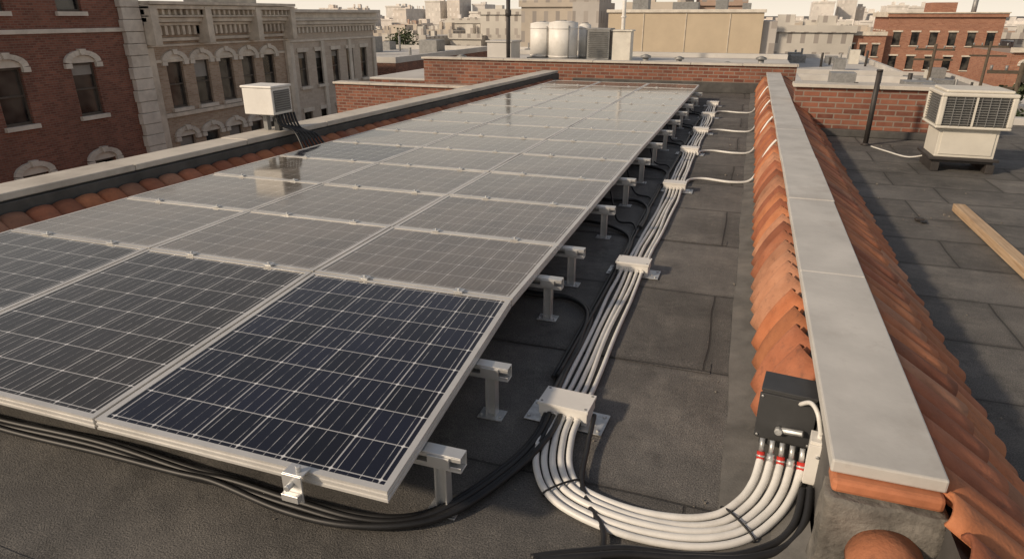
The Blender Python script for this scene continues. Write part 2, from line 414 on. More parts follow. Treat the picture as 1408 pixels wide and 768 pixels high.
b=B(); b.box(-3.9,.9,15.60,15.695,.002,.22,'flash'); b.box(.66,2.9,10.36,10.445,.002,.10,'flash'); b.done('wall_base_flashing',bld,bevel=.01)

# ---------------------------------------------------------------- solar array
def xr(y):
    P_=[(1.3,-.845),(2.8,-.965),(7,-.965),(14.3,-.90)]
    for (a,c),(d,e) in zip(P_,P_[1:]):
        if y<=d or d==14.3:
            t=max(0,(y-a)/(d-a)); t=min(t,1); return c+(e-c)*t
def W(s,y):
    k=1 if y<3 else 1-.13*(y-3)/11
    return xr(y)-s*1.157*k
rows=[1.34,2.80]
while len(rows)<15: rows.append(rows[-1]+.87)
ZT=.30
for r in range(14):
    y0=rows[r]+.006; y1=rows[r+1]-.006
    for c in range(3):
        z=[ZT+R(-.003,.003) for _ in range(4)]
        g=.006
        P=[Vector((W(c+1,y0)+g,y0,z[0])),Vector((W(c,y0)-g,y0,z[1])),Vector((W(c,y1)-g,y1,z[2])),Vector((W(c+1,y1)+g,y1,z[3]))]
        def inset(d):
            out=[]
            for i,p in enumerate(P):
                sx=1 if i in (0,3) else -1; sy=1 if i in (0,1) else -1
                out.append(p+Vector((sx*d,sy*d,0)))
            return out
        I=inset(.024)
        kt='pclean' if (r==0 and c==0) or (r==4 and c==2) else ('pmid' if r==0 else 'pdust_sheen')
        b=B()
        nu,nv=(6,8) if r==0 else (8,5)
        dz=Vector((0,0,-.003)); m_=.12
        for i in range(4):
            j=(i+1)%4
            b.quad([P[i],P[j],I[j],I[i]],'aluf'); b.quad([I[i],I[j],I[j]+dz,I[i]+dz],'aluf')
            lv=[(0,0),(-.006,0),(-.007,.003),(-.015,.003),(-.016,0),(-.024,0),(-.025,.003),(-.033,.003),(-.034,0),(-.042,0)]
            def off(p,idx,d,dzv):
                sx=1 if idx in (0,3) else -1; sy=1 if idx in (0,1) else -1
                return p+Vector((sx*d,sy*d,dzv))
            for (za,da),(zb,db_) in zip(lv,lv[1:]):
                b.quad([off(P[i],i,da,za),off(P[i],i,db_,zb),off(P[j],j,db_,zb),off(P[j],j,da,za)],'aluf')
        b.quad([p+dz for p in I],kt,uvs=[(-m_,-m_),(nu+m_,-m_),(nu+m_,nv+m_),(-m_,nv+m_)])
        D=Vector((0,0,-.042)); b.quad([p+D for p in P][::-1],'dgrey')
        b.done('solar_panel',keep=True)
rack=empty('panel_mounting_rack',(-2.5,7,0))
ry=[1.64,2.24,3.25,3.78,4.79,5.75]+[5.75+.92*i for i in range(1,9)]
b=B(); bl=B()
for y in ry:
    x1=W(0,y)+.135; x0=W(3,y)-.05
    b.box(x0,x1,y-.026,y+.026,.247,.2525,'alu'); b.box(x0,x1,y-.026,y+.026,.192,.198,'alu')
    b.box(x0,x1,y+.018,y+.0258,.1982,.2468,'alu'); b.box(x0,x1,y-.0258,y-.021,.232,.2468,'alu'); b.box(x0,x1,y-.0258,y-.021,.1982,.212,'alu')
    b.box(x1-.12,x1-.04,y-.034,y-.0265,.205,.245,'alu')
    for x in [W(0,y)+.055]+[W(s,y) for s in (.8,1.6,2.4,2.95)]:
        bl.box(x-.022,x+.022,y-.0035,y+.0035,.008,.1915,'alu')
        bl.box(x-.0225,x-.0165,y-.022,y+.022,.008,.1915,'alu'); bl.box(x+.0165,x+.0225,y-.022,y+.022,.008,.1915,'alu')
        bl.box(x-.055,x+.055,y-.04,y+.04,.002,.0078,'galv')
        for sx in (-1,1): bl.tube([(x+sx*.042,y-.02,.007),(x+sx*.042,y-.02,.016)],.007,'galv',6)
b.done('rails',rack,bevel=.001,seg=1); bl.done('support_legs',rack,bevel=.001,seg=1)
b=B()
def clamp(x,y,z=.30):
    b.box(x-.02,x+.02,y-.012,y+.012,z-.02,z+.004,'alu'); b.box(x-.026,x+.026,y-.022,y+.022,z+.0045,z+.0095,'alu')
    b.tube([(x,y,z+.009),(x,y,z+.019)],.008,'galv',6)
for r in range(1,14):
    for c in range(3):
        for q in (.25,.72): clamp(W(c+q,rows[r]),rows[r])
x=-1.16; y=1.34
b.box(x-.035,x+.035,y-.03,y+.02,.3045,.310,'alu'); b.box(x-.035,x+.035,y-.036,y-.030,.215,.310,'alu')
b.box(x-.03,x+.03,y-.055,y-.0365,.225,.250,'alu'); b.tube([(x,y-.062,.28),(x,y-.036,.28)],.010,'galv',8); b.tube([(x+.01,y-.01,.31),(x+.01,y-.01,.33)],.009,'galv',6)
b.done('clamps',rack,bevel=.001,seg=1)

# ---------------------------------------------------------------- junction boxes and conduits
JB=[2.33,4.12,6.45,8.36,9.95,11.6,13.2]
def cx(y): return -.56+.012*math.sin(y*1.3)
for i,y in enumerate(JB):
    x=cx(y); b=B()
    b.X=Matrix.Translation((x,y,0))@Matrix.Rotation(R(-.08,.03) if i else -.06,4,'Z')
    b.box(-.165,.175,-.085,.07,.005,.0095,'galv')
    for px,py in ((-.15,-.06),(-.15,.045),(.155,-.06),(.155,.045),(.13,-.02)): b.tube([(px,py,.009),(px,py,.016)],.009,'galv',6)
    b.box(-.105,.105,-.062,.065,.034,.078,'white'); b.box(-.11,.11,-.067,.07,.0785,.092,'white')
    for px,py in ((-.095,-.052),(.095,-.052),(-.095,.055),(.095,.055)): b.tube([(px,py,.092),(px,py,.0945)],.006,'grey',8)
    for k in range(5):
        for yy in (-.075,.068): b.tube([(-.066+.033*k,yy,.04),(-.066+.033*k,yy+.012,.04)],.015,'white',10)
    for px in (-.09,.09): b.box(px-.012,px+.012,-.05,.055,.0098,.0338,'white')
    b.done('junction_box',bevel=.003)
for k in range(5):
    b=B(); pts=[]
    y=2.40
    ph=R(0,6)
    while y<14.0:
        wob=.006*math.sin(y*2.3+ph)+.004*math.sin(y*5.1+ph*2)
        near=min(abs(y-j) for j in JB)
        pts.append((cx(y)+(-.066+.033*k)+wob*min(1,near*2),y,.016+.024*max(0,1-near/.22))); y+=.08
    b.tube(pts,.0112,'conduit',10); b.done('cable_conduit')
C=[(-.56,2.27,.040),(-.555,2.14,.03),(-.515,1.96,.02),(-.42,1.835,.016),(-.22,1.775,.016),(-.02,1.785,.016),(.12,1.835,.03),(.205,1.92,.06),(.25,2.0,.10),(.27,2.08,.145)]
Cp=spline(C,8)
for k in range(5):
    o=(-.066+.033*k)
    n_=len(Cp); pts=[]
    for j,p in enumerate(Cp):
        t=j/(n_-1); w=o*(1-.06*math.sin(math.pi*t))
        d=(Cp[min(j+1,n_-1)]-Cp[max(j-1,0)]); d.z=0
        a=Vector((-d.y,d.x,0)).normalized()
        tt=max(0,min(1,(t-.55)/.45)); tt=tt*tt*(3-2*tt)
        a=(a*(1-tt)+Vector((-1,.15,0))*tt).normalized()
        pts.append(p+a*w+Vector((0,0,.004*math.sin(k*2+t*9)*math.sin(math.pi*t)+.004*math.sin(math.pi*t))))
    b=B(); b.tube(pts,.0130,'conduit',12)
    e=pts[-1]; dd=Vector((0,.45,.9)).normalized()
    b.tube([e-dd*.004,e+dd*.028],.0135,'red' if k%2==0 else 'galv',10); b.tube([e+dd*.028,e+dd*.075],.009,'galv',8); b.tube([e+dd*.01,e+dd*.016],.0155,'galv',10)
    b.done('cable_conduit')
b=B()
for j in (22,50):
    p=Cp[j]; d=(Cp[j+1]-Cp[j-1]); d.z=0; d.normalize(); a=Vector((-d.y,d.x,0))
    ring=[p+a*math.cos(t)*.084+Vector((0,0,.006+math.sin(t)*.019)) for t in [2*math.pi*q/20 for q in range(21)]]
    b.tube(ring,.004,'black',6)
b.done('cable_tie')
for y,ye in ((7.0,7.05),(8.6,8.75),(10.3,10.5),(12.4,12.6)):
    b=B(); b.tube(spline([(-.47,y-.35,.03),(-.44,y-.1,.02),(-.30,y,.018),(-.05,y-.06,.016),(.13,y-.02,.03),(.21,ye+.0,.13),(.235,ye+.03,.24),(.29,ye+.05,.36),(.345,ye+.05,.44)],8),.0135,'conduit',8)
    b.done('cable_conduit')
def cable(pts,r=.011,n=1,sp=.018,name='power_cable'):
    p=spline(pts,10)
    for k in range(n):
        b=B(); ph=R(0,6)
        q=offs(p,(k-(n-1)/2)*sp)
        q=[v+Vector((.006*math.sin(i*.13+ph),.006*math.cos(i*.17+ph),.004*math.sin(i*.2+ph)+.006+(k%2)*.006)) for i,v in enumerate(q)]
        b.tube(q,r,'black',8); b.done(name)
cable([(-4.2,1.62,.02),(-3.4,1.50,.02),(-2.77,1.48,.02),(-2.24,1.49,.02),(-1.82,1.48,.02),(-1.62,1.49,.02),(-1.32,1.46,.02),(-1.08,1.46,.02),(-.90,1.52,.02),(-.77,1.65,.02),(-.66,1.90,.02),(-.61,2.10,.03),(-.60,2.26,.04)],.012,4,.018)
cable([(-.43,2.3,.05),(-.42,2.1,.02),(-.40,1.92,.02),(-.33,1.79,.02),(-.26,1.68,.015),(-.25,1.50,.015),(-.28,1.2,.015)],.010)
cable([(-.45,1.50,.015),(-.31,1.57,.015),(-.18,1.64,.015),(.01,1.68,.015),(.16,1.71,.02),(.27,1.78,.04),(.325,1.87,.08),(.345,1.98,.13)],.013,2,.024)
cable([(-.05,1.66,.012),(.03,1.55,.012),(.02,1.35,.012)],.008)
cable([(-1.6,3.6,.03),(-1.12,3.52,.015),(-.865,3.52,.015),(-.70,3.36,.015),(-.655,3.0,.015),(-.655,2.65,.015),(-.64,2.42,.04)],.012,2,.02)
for y in (4.95,5.85,7.3,8.9,10.4,11.9):
    s=R(-.1,.1)
    cable([(-1.6,y+.1,.03),(-1.1,y+.05+s,.015),(-.85,y+.02,.015),(-.71,y-.15,.015),(-.672,y-.45,.015),(-.67,y-.8,.02)],.012,1 if y>8 else 2,.02)
    cable([(-.99,y+.45,.2),(-.93,y+.35,.08),(-.86,y+.25,.015),(-.74,y+.2,.015),(-.68,y,.015)],.009)
cable([(-.69,2.6,.015),(-.685,4,.015),(-.69,6,.015),(-.675,8,.015),(-.69,10,.015),(-.68,13,.015)],.010,2,.018)
for q in range(6):
    x=-1.05-.35*q; cable([(x+.1,1.9,.25),(x,1.75,.09),(x-.12,1.62,.06),(x-.3,1.75,.1),(x-.35,2.0,.25)],.006)

# inverter / isolator at parapet
b=B(); b.X=Matrix.Translation((.275,2.24,.03))@Matrix.Rotation(-.12,4,'Z')
b.box(-.085,.095,-.06,.07,.14,.335,'dgrey'); b.box(-.09,.10,-.07,-.0605,.15,.33,'dgrey'); b.box(-.088,.098,-.062,.072,.3355,.345,'dgrey')
b.box(-.05,.09,-.03,.09,-.02,.139,'flash')
for px in (-.06,-.03,0,.03,.06): b.tube([(px,-.05,.139),(px,-.05,.115)],.011,'dgrey',8)
b.tube([(.0,-.075,.20),(.07,-.09,.215)],.012,'galv',8); b.tube([(-.01,-.073,.20),(-.01,-.095,.20)],.014,'galv',8)
for px in (-.08,.09):
    for pz in (.16,.32): b.tube([(px,-.0705,pz),(px,-.075,pz)],.005,'galv',8)
b.done('inverter_box',bevel=.006)
b=B(); b.X=Matrix.Translation((.372,2.05,.0))@Matrix.Rotation(-.1,4,'Z')
b.box(-.028,.028,-.03,.04,.13,.30,'white'); b.box(-.031,.031,-.038,-.031,.14,.29,'white'); b.tube([(0,0,.3),(0,.0,.315),(0,.06,.33)],.010,'white',8)
b.tube([(0,-.038,.25),(0,-.045,.25)],.006,'galv',8); b.tube([(0,0,.13),(0,-.01,.08)],.011,'black',8)
b.done('isolator_switch',bevel=.004)
b=B(); b.tube(spline([(.31,2.17,.345),(.335,2.12,.385),(.355,2.07,.375),(.372,2.05,.31)],6),.008,'conduit',8); b.done('cable_conduit')

# ---------------------------------------------------------------- air conditioners etc.
e=empty('air_conditioner',(-4.98,6.1,0))
b=B(); x0,x1,y0,y1=-5.12,-4.74,5.92,6.24
b.box(x0,x1,y0,y1,.60,.875,'white'); b.box(x0-.012,x1+.012,y0-.012,y1+.012,.8755,.90,'white')
b.done('casing',e,bevel=.008)
b=B(); b.box(x1+.001,x1+.006,y0+.03,y1-.03,.63,.85,'fin')
for i in range(9): b.box(x1+.006,x1+.012,y0+.03,y1-.03,.635+.024*i,.645+.024*i,'grey')
b.done('side_grille',e)
b=B(); b.box(-4.86,-4.80,6.05,6.11,.39,.599,'dgrey'); b.box(-5.0,-4.95,6.05,6.11,.415,.599,'grey'); b.box(-5.05,-4.76,6.0,6.16,.585,.5985,'dgrey'); b.done('stand',e)
b=B()
for i in range(7):
    o=i*.036
    b.tube(spline([(-4.78+o*.3,6.0+o,.60),(-4.74+o*.5,5.98+o,.50-.01*i),(-4.62+o*.6,6.05+o,.43-.01*i),(-4.50+o*.4,6.0+o*1.2,.30),(-4.38+o*.4,5.9+o*1.5,.16),(-4.31,5.8+o,.04)],8),.013,'black',7)
b.done('cables',e)

e=empty('air_conditioner.001',(2.3,8.5,0))
b=B(); b.box(2.02,2.60,8.30,8.80,.10,.13,'dark')
for x in (2.0,2.52):
    b.box(x+.02,x+.10,8.28,8.82,.003,.0995,'dark')
b.box(1.98,2.64,8.26,8.86,.131,.16,'dark'); b.done('base',e,bevel=.005)
b=B(); b.box(2.03,2.59,8.30,8.80,.161,.47,'beige'); b.box(2.06,2.56,8.29,8.2995,.19,.44,'beige'); b.done('lower_casing',e,bevel=.012)
b=B(); b.box(1.96,2.66,8.22,8.86,.471,.50,'beige'); b.box(1.96,2.66,8.22,8.86,.80,.84,'beige')
b.box(2.0,2.62,8.26,8.82,.8405,.87,'beige')
for x in (1.961,2.605): 
    for y in (8.221,8.805): b.box(x,x+.054,y,y+.054,.5005,.7995,'beige')
b.done('upper_casing',e,bevel=.012)
b=B(); b.box(1.99,2.63,8.25,8.83,.5008,.7990,'fin')
for i in range(11):
    z=.517+.0255*i
    b.box(2.016,2.604,8.226,8.2495,z,z+.004,'grey'); b.box(1.966,1.9895,8.276,8.804,z,z+.004,'grey'); b.box(2.6305,2.654,8.276,8.804,z,z+.005,'beige')
for i in range(7):
    x=2.09+.08*i; b.box(x,x+.006,8.221,8.2255,.5005,.7995,'grey')
b.box(2.28,2.30,8.219,8.2255,.5005,.7995,'beige')
b.done('louvres',e)
b=B(); b.tube(spline([(2.05,8.7,.10),(1.92,8.95,.02),(1.75,9.3,.014),(1.62,9.6,.014)],8),.009,'conduit',8); b.done('cable_conduit')

b=B(); b.tube([(1.57,9.75,.004),(1.57,9.75,.95)],.032,'dark',12); b.tube([(1.57,9.75,.004),(1.57,9.75,.03)],.06,'dark',12,r1=.035); b.tube([(1.57,9.75,.93),(1.57,9.75,.955)],.038,'dark',12); b.done('vent_pipe')
b=B(); b.X=Matrix.Translation((1.87,6.5,0))@Matrix.Rotation(.012,4,'Z'); b.box(-.045,.045,-3.9,0,.012,.075,'wood'); b.done('wooden_plank',bevel=.004)
b=B(); b.box(1.46,1.53,6.05,6.10,.006,.03,'dark'); b.box(1.49,1.54,6.0,6.045,.006,.02,'black'); b.done('debris_scrap',bevel=.008)

# ---------------------------------------------------------------- facade builder
def facade(par,O,U,Nn,width,z0,z1,wins,wall,hood='stonew',depth=.18,arch=True,mull=True):
    O=Vector(O);U=Vector(U);Nn=Vector(Nn)
    def P(u,z,d=0): return O+U*u+Vector((0,0,z))+Nn*d
    us=sorted(set([0,width]+[c-w/2 for c,w,_,_ in wins]+[c+w/2 for c,w,_,_ in wins]))
    zs=sorted(set([z0,z1]+[a for _,_,a,_ in wins]+[t for _,_,_,t in wins]))
    b=B()
    for a,c in zip(us,us[1:]):
        for d,e in zip(zs,zs[1:]):
            um=(a+c)/2;zm=(d+e)/2
            if any(abs(um-q)<w/2 and zb<zm<zt for q,w,zb,zt in wins): continue
            b.quad([P(a,d),P(c,d),P(c,e),P(a,e)],wall)
    for q,w,zb,zt in wins:
        l,r=q-w/2,q+w/2
        for A,C in (((l,zb),(l,zt)),((l,zt),(r,zt)),((r,zt),(r,zb)),((r,zb),(l,zb))):
            b.quad([P(*A),P(*C),P(*C,-depth),P(*A,-depth)],wall)
    b.done('walls',par)
    g=B(); f=B(); s=B()
    def pb(bb,u0,u1,za,zb_,d0,d1,k):
        c=[P(u0,za,d0),P(u1,za,d0),P(u1,za,d1),P(u0,za,d1),P(u0,zb_,d0),P(u1,zb_,d0),P(u1,zb_,d1),P(u0,zb_,d1)]
        bb.hexa(c,k)
    for q,w,zb,zt in wins:
        l,r=q-w/2,q+w/2
        g.quad([P(l,zb,-depth+.01),P(r,zb,-depth+.01),P(r,zt,-depth+.01),P(l,zt,-depth+.01)],'glass')
        if mull:
            zm=(zb+zt)/2; t=.05
            pb(f,l,l+t,zb,zt,-depth+.012,-depth+.07,'wframe'); pb(f,r-t,r,zb,zt,-depth+.012,-depth+.07,'wframe')
            pb(f,l+t,r-t,zt-t*1.6,zt,-depth+.012,-depth+.07,'wframe'); pb(f,l+t,r-t,zb,zb+t*1.4,-depth+.012,-depth+.07,'wframe')
            pb(f,l+t,r-t,zm-.03,zm+.03,-depth+.012,-depth+.065,'wframe')
            if random.random()<.3:
                h=R(.15,.45)*(zt-zb); f.quad([P(l+t,zt-h,-depth+.02),P(r-t,zt-h,-depth+.02),P(r-t,zt-t,-depth+.02),P(l+t,zt-t,-depth+.02)],'groof')
        pb(s,l-.10,r+.10,zb-.14,zb-.003,.002,.13,hood)
        if arch:
            R0=w/2+.02; R1=w/2+.24; rise=.55; n_=9
            for i in range(n_):
                a0=math.pi*(.0+i/n_); a1=math.pi*((i+1)/n_)-.015
                pr=.10 if i!=n_//2 else .16; rr=R1 if i!=n_//2 else R1+.08
                pts=[(R0*math.cos(a0),R0*math.sin(a0)*rise),(rr*math.cos(a0),rr*math.sin(a0)*rise+.03),(rr*math.cos(a1),rr*math.sin(a1)*rise+.03),(R0*math.cos(a1),R0*math.sin(a1)*rise)]
                c=[P(q+x,zt+z_,.002) for x,z_ in pts]+[P(q+x,zt+z_,pr) for x,z_ in pts]
                s.hexa(c,hood)
            pts=[(R0*math.cos(math.pi*i/8)*.99,R0*math.sin(math.pi*i/8)*rise*.98) for i in range(9)]
            fc=s.bm.faces.new([s.v(P(q+x,zt+z_,.02)) for x,z_ in pts]); fc.material_index=s.mi(hood)
            for sg in (-1,1): pb(s,q+sg*(w/2+.13)-.12,q+sg*(w/2+.13)+.12,zt-.16,zt-.003,.002,.12,hood)
        else:
            pb(s,l-.12,r+.12,zt+.003,zt+.2,.002,.07,hood)
    if wins:
        g.done('window_glass',par)
        if mull: f.done('window_frames',par)
        s.done('window_trim',par)
    return pb
UY=(0,1,0); NX=(1,0,0); X0=-22
def body(par,x0,x1,y0,y1,z0,z1,k,roofk='groof'):
    b=B(); b.box(x0,x1,y0,y1,z0,z1,k); b.done('rear_walls',par)
    b=B(); b.box(x0,x1-.0,y0,y1,z1+.002,z1+.05,roofk); b.done('roof',par)
A=empty('brick_building',(X0-6,12,-12))
wins=[]
for y in (7.3,9.9,12.5,15.1,17.75):
    for zt,zb in ((.05,-1.72),(-3.30,-5.1),(-6.7,-8.5),(3.35,1.6+.1)): wins.append((y-4,.92,zb,zt))
pb=facade(A,(X0,4,0),UY,NX,16,-12,5,wins,'brickA')
body(A,X0-14,X0-.25,4,20,-12,4.9,'brickA')
b=B()
pb(b,0,15.6,1.02,1.16,.002,.10,'stonew'); pb(b,0,15.6,-5.62,-5.48,.002,.08,'stonew')
z=-12;i=0
while z<4.9:
    pb(b,15.62-(.05 if i%2 else 0),16.43,z,z+.405,.003,.22+.015*(i%2),'stonew'); z+=.42;i+=1
b.done('stone_bands',A,bevel=.02)
Bd=empty('commercial_building',(X0-6,24.6,-12))
wins=[]
for y in (21.8,23.25,24.7,26.15,27.6):
    for zt,zb in ((-.12,-1.95),(-3.1,-4.9),(-6.4,-8.2)): wins.append((y-20.46,.85,zb,zt))
pb=facade(Bd,(X0,20.46,0),UY,NX,8.7,-12,1.2,wins,'brickB')
body(Bd,X0-14,X0-.25,20.46,29.16,-12,1.9,'brickB','wroof')
b=B()
for z0,z1,d in ((.42,.5,.08),(.62,.74,.14),(1.2,1.32,.25),(1.33,1.5,.42),(1.51,1.58,.55),(1.8,1.95,.62),(1.96,2.08,.72)): pb(b,-.0,8.75,z0,z1,-.2,d,'stone')
pb(b,0,8.7,1.585,1.795,-.2,.38,'stone'); pb(b,2.6,6.2,2.083,2.5,-.2,.5,'stone'); pb(b,2.4,6.4,2.503,2.62,-.25,.62,'stone')
u=.1
while u<8.6: pb(b,u,u+.14,.85,1.195,.003,.2,'stone'); pb(b,u,u+.10,1.587,1.793,.383,.52,'stone'); u+=.3
for u in (.0,8.4): pb(b,u,u+.32,-12,.41,.003,.16,'stone')
pb(b,.35,8.38,-2.28,-2.12,.003,.12,'stone'); pb(b,.35,8.38,-.17,-.05,.003,.06,'stone')
for u in (.0,2.8,5.9,8.4): pb(b,u,u+.34,.505,1.9,.003,.66,'stone')
b.done('cornice',Bd,bevel=.015)
Cd=empty('commercial_building.001',(X0-6,33.4,-12))
wins=[]
for y in (30.3,31.8,33.3,34.8,36.3):
    for zt,zb in ((-.2,-1.9),(-3.2,-4.9),(-6.4,-8.2)): wins.append((y-29.2,.72,zb,zt))
pb=facade(Cd,(X0,29.2,0),UY,NX,8.4,-12,1.0,wins,'brickC',arch=False)
body(Cd,X0-14,X0-.25,29.2,37.6,-12,1.5,'brickC','wroof')
b=B()
for z0,z1,d in ((.3,.4,.08),(1.0,1.12,.22),(1.13,1.3,.38),(1.31,1.42,.5),(1.7,1.85,.6)): pb(b,-.0,8.4,z0,z1,-.2,d,'stonew')
pb(b,0,8.4,1.423,1.697,-.2,.34,'stonew')
u=.1
while u<8.3: pb(b,u,u+.16,.72,.995,.003,.17,'stonew'); u+=.34
for u in (.0,2.7,5.4,8.1): pb(b,u,u+.28,-12,.29,.003,.12,'stonew')
b.done('cornice',Cd,bevel=.015)

Rb=empty('apartment_building',(23,111,-12))
wins=[]
for i in range(6):
    for j in range(4): wins.append((1.3+i*2.15,.95,-1.3-3.0*j-.9,-1.3-3.0*j+.75))
pb=facade(Rb,(16.8,105,0),(1,0,0),(0,-1,0),13.2,-12,1.3,wins,'brickR',arch=False,mull=False,hood='stone')
pb2=facade(Rb,(16.8,117,0),(0,-1,0),(-1,0,0),12,-12,1.3,[(1.5+i*2.2,.95,-1.3-3*j-.9,-1.3-3*j+.75) for i in range(5) for j in range(4)],'brickR',arch=False,mull=False,hood='stone')
b=B(); b.box(17.1,30,105.3,117,-12,1.25,'brickR'); b.done('rear_walls',Rb)
b=B(); pb(b,-.2,13.4,1.303,1.75,-.4,.3,'brickR'); pb(b,-.3,13.5,1.752,1.9,-.5,.45,'stone'); b.box(16.4,17.0,105.2,117,1.303,1.9,'stone')
b.box(22,25,108,112,1.3,3.1,'brickR'); b.tube([(27,108,1.2),(27,108,4)],.3,'grey',10)
b.done('parapet',Rb)
Rc=empty('apartment_building.001',(14,112,-12))
pb=facade(Rc,(11.6,104,0),(1,0,0),(0,-1,0),5.1,-12,-1,[(1+i*1.5,.8,-2.8-2.9*j-.8,-2.8-2.9*j+.7) for i in range(3) for j in range(3)],'brickR',arch=False,mull=False,hood='stone')
b=B(); b.box(11.6,16.7,104.3,118,-12,-1.1,'brickR'); b.box(11.5,16.75,103.8,104.25,-.99,-.5,'stone'); b.done('rear_walls',Rc)
Rd=empty('brick_building.001',(24,75,-12))
pb=facade(Rd,(21.2,70,0),(1,0,0),(0,-1,0),9,-12,-1.4,[(1.2+i*1.9,.9,-3.1-3*j-.8,-3.1-3*j+.8) for i in range(4) for j in range(3)],'brickR',arch=True,mull=False,hood='stonew')
b=B(); b.box(21.2,30.2,70.3,82,-12,-1.5,'brickR'); b.box(21.0,30.4,69.7,70.25,-1.39,-1.0,'stone'); b.done('rear_walls',Rd)

T=empty('stucco_building',(-6,66,-12))
b=B(); b.box(-12.0,.6,60,74,-12,1.75,'tan'); b.done('walls',T)
b=B(); b.box(-12.15,.75,59.85,60.15,1.753,2.0,'stonew'); b.box(-12.15,-11.85,60.16,74,1.753,2.0,'stonew'); b.box(-11.8,.55,60.2,73.9,1.755,1.8,'groof'); b.done('parapet',T,bevel=.03)
b=B(); b.box(.62,1.7,60.5,74,-12,1.1,'w4'); b.box(-12,-1,59.6,59.99,-3.6,-2.9,'brickR')
for x in (-9,-5.5,-2): b.box(x,x+.06,59.95,59.995,-2.9,1.7,'stone')
b.done('annex',T)
b=B()
for i,(x,w,h) in enumerate([(-10.5,1.4,1.1),(-7,2.2,.8),(-3.4,1.0,1.3),(-1.2,.7,.7)]):
    b.box(x,x+w,63,64.5,1.81,1.81+h,'grey')
b.done('rooftop_units',T,bevel=.03)

nr=empty('neighbour_building',(-4,22,-12))
b=B(); b.box(-9.6,1.3,16.05,28,-12,0,'brick'); b.done('walls',nr)
b=B(); b.box(-9.6,1.3,16.05,28,.002,.05,'wroof'); b.box(-9.6,1.3,27.7,28,.052,.22,'wroof'); b.done('roof',nr,bevel=.01)
for x,y,r,h in ((-7.5,25.2,.47,1.2),(-6.6,24.8,.53,1.24),(-5.98,25.6,.22,1.15)):
    b=B(); b.tube([(x,y,.12),(x,y,.1+h)],r,'white',32); 
    for z in (.16,1.12): b.tube([(x,y,z),(x,y,z+.04)],r+.012,'white',32)
    b.tube([(x,y,.1+h),(x,y,.15+h)],r,'white',32,r1=r*.5); b.tube([(x,y,.15+h),(x,y,.18+h)],.12,'grey',12)
    b.box(x-r,x+r,y-r,y+r,.052,.118,'grey'); b.tube([(x+r*.6,y-r*.85,.1),(x+r*.6,y-r*.85,h)],.02,'grey',6); b.done('water_tank')
b=B(); b.box(-5.65,-4.85,24.6,25.4,.1,1.1,'grey'); b.box(-5.68,-4.82,24.57,25.43,1.101,1.15,'grey')
for i in range(14): b.box(-5.6,-4.9,24.56,24.599,.18+.064*i,.205+.064*i,'fin')
b.box(-5.6,-5.5,24.7,25.3,.052,.099,'dark'); b.box(-5.0,-4.9,24.7,25.3,.052,.099,'dark'); b.done('air_conditioner.002')
b=B(); b.box(-4.75,-4.1,24.7,25.3,.052,1.05,'beige'); b.box(-4.8,-4.05,24.65,25.35,1.052,1.1,'beige'); b.tube([(-4.45,25,1.1),(-4.45,25,2.7)],.07,'white',12); b.tube([(-4.45,25,1.5),(-4.45,25,1.56)],.1,'white',12); b.done('rooftop_ventilation_unit',bevel=.01)
b=B(); b.tube([(-7.75,22,.05),(-7.75,22,2.3)],.07,'dark',12); b.tube([(-7.75,22,1.55),(-7.75,22,1.75)],.10,'dark',12); b.tube([(-7.75,22,.05),(-7.75,22,.2)],.14,'dark',12); b.done('vent_pipe')
for x,y,h in ((-8.6,20,.35),(-3,21,.4),(-2.2,23,.25),(-.6,20,.3),(-8.2,24,.6),(.3,22,.35)):
    b=B(); b.tube([(x,y,.05),(x,y,h)],.09,'grey',10); b.tube([(x,y,h),(x,y,h+.05)],.16,'grey',12); b.tube([(x,y,h+.05),(x,y,h+.1)],.16,'grey',12,r1=.03); b.done('roof_vent')
b=B(); b.box(-8.9,-8.0,23,24,.052,.7,'wroof'); b.box(-8.95,-7.95,22.95,24.05,.702,.75,'wroof'); b.done('roof_hatch',bevel=.01)

def lowb(x0,x1,y0,y1,z,k,rk):
    e=empty('low_building',((x0+x1)/2,(y0+y1)/2,-12))
    b=B(); b.box(x0,x1,y0,y1,-12,z,k); b.done('walls',e)
    b=B(); b.box(x0+.25,x1-.25,y0+.25,y1-.25,z+.002,z+.04,rk)
    for q in ((x0-.05,x1+.05,y0-.05,y0+.24),(x0-.05,x1+.05,y1-.24,y1+.05),(x0-.05,x0+.24,y0+.245,y1-.245),(x1-.24,x1+.05,y0+.245,y1-.245)): b.box(*q,z+.003,z+.4,'wroof')
    for i in range(5):
        w=R(.6,1.6); x=R(x0+1,x1-2); y=R(y0+1,y1-2); b.box(x,x+w,y,y+w,z+.041,z+R(.6,1.4),'grey' if i else 'beige')
    for i in range(7):
        x=R(x0+1,x1-1); y=R(y0+1,y1-1); b.tube([(x,y,z),(x,y,z+R(.5,1.5))],.1,'dark' if i%2 else 'grey',8)
    b.done('roof',e,bevel=.01)
lowb(-19,-11,40,58,-3.6,'w2','wroof'); lowb(-17,-8.5,20,36,-5.5,'brick','groof')
lowb(2.2,9,30,46,-2.2,'brickR','wroof'); lowb(9.5,19,34,52,-3.4,'w1','wroof'); lowb(6,18,17,29,-2.8,'brick','wroof')
lowb(2,10.5,56,78,-2.6,'w3','wroof'); lowb(12,20,60,84,-4.5,'w5','groof'); lowb(20.5,40,38,58,-4.2,'brickR','wroof')
lowb(-36,-23,42,60,-1.5,'brick','wroof'); lowb(-30,-15,64,84,-2.6,'w3','wroof')
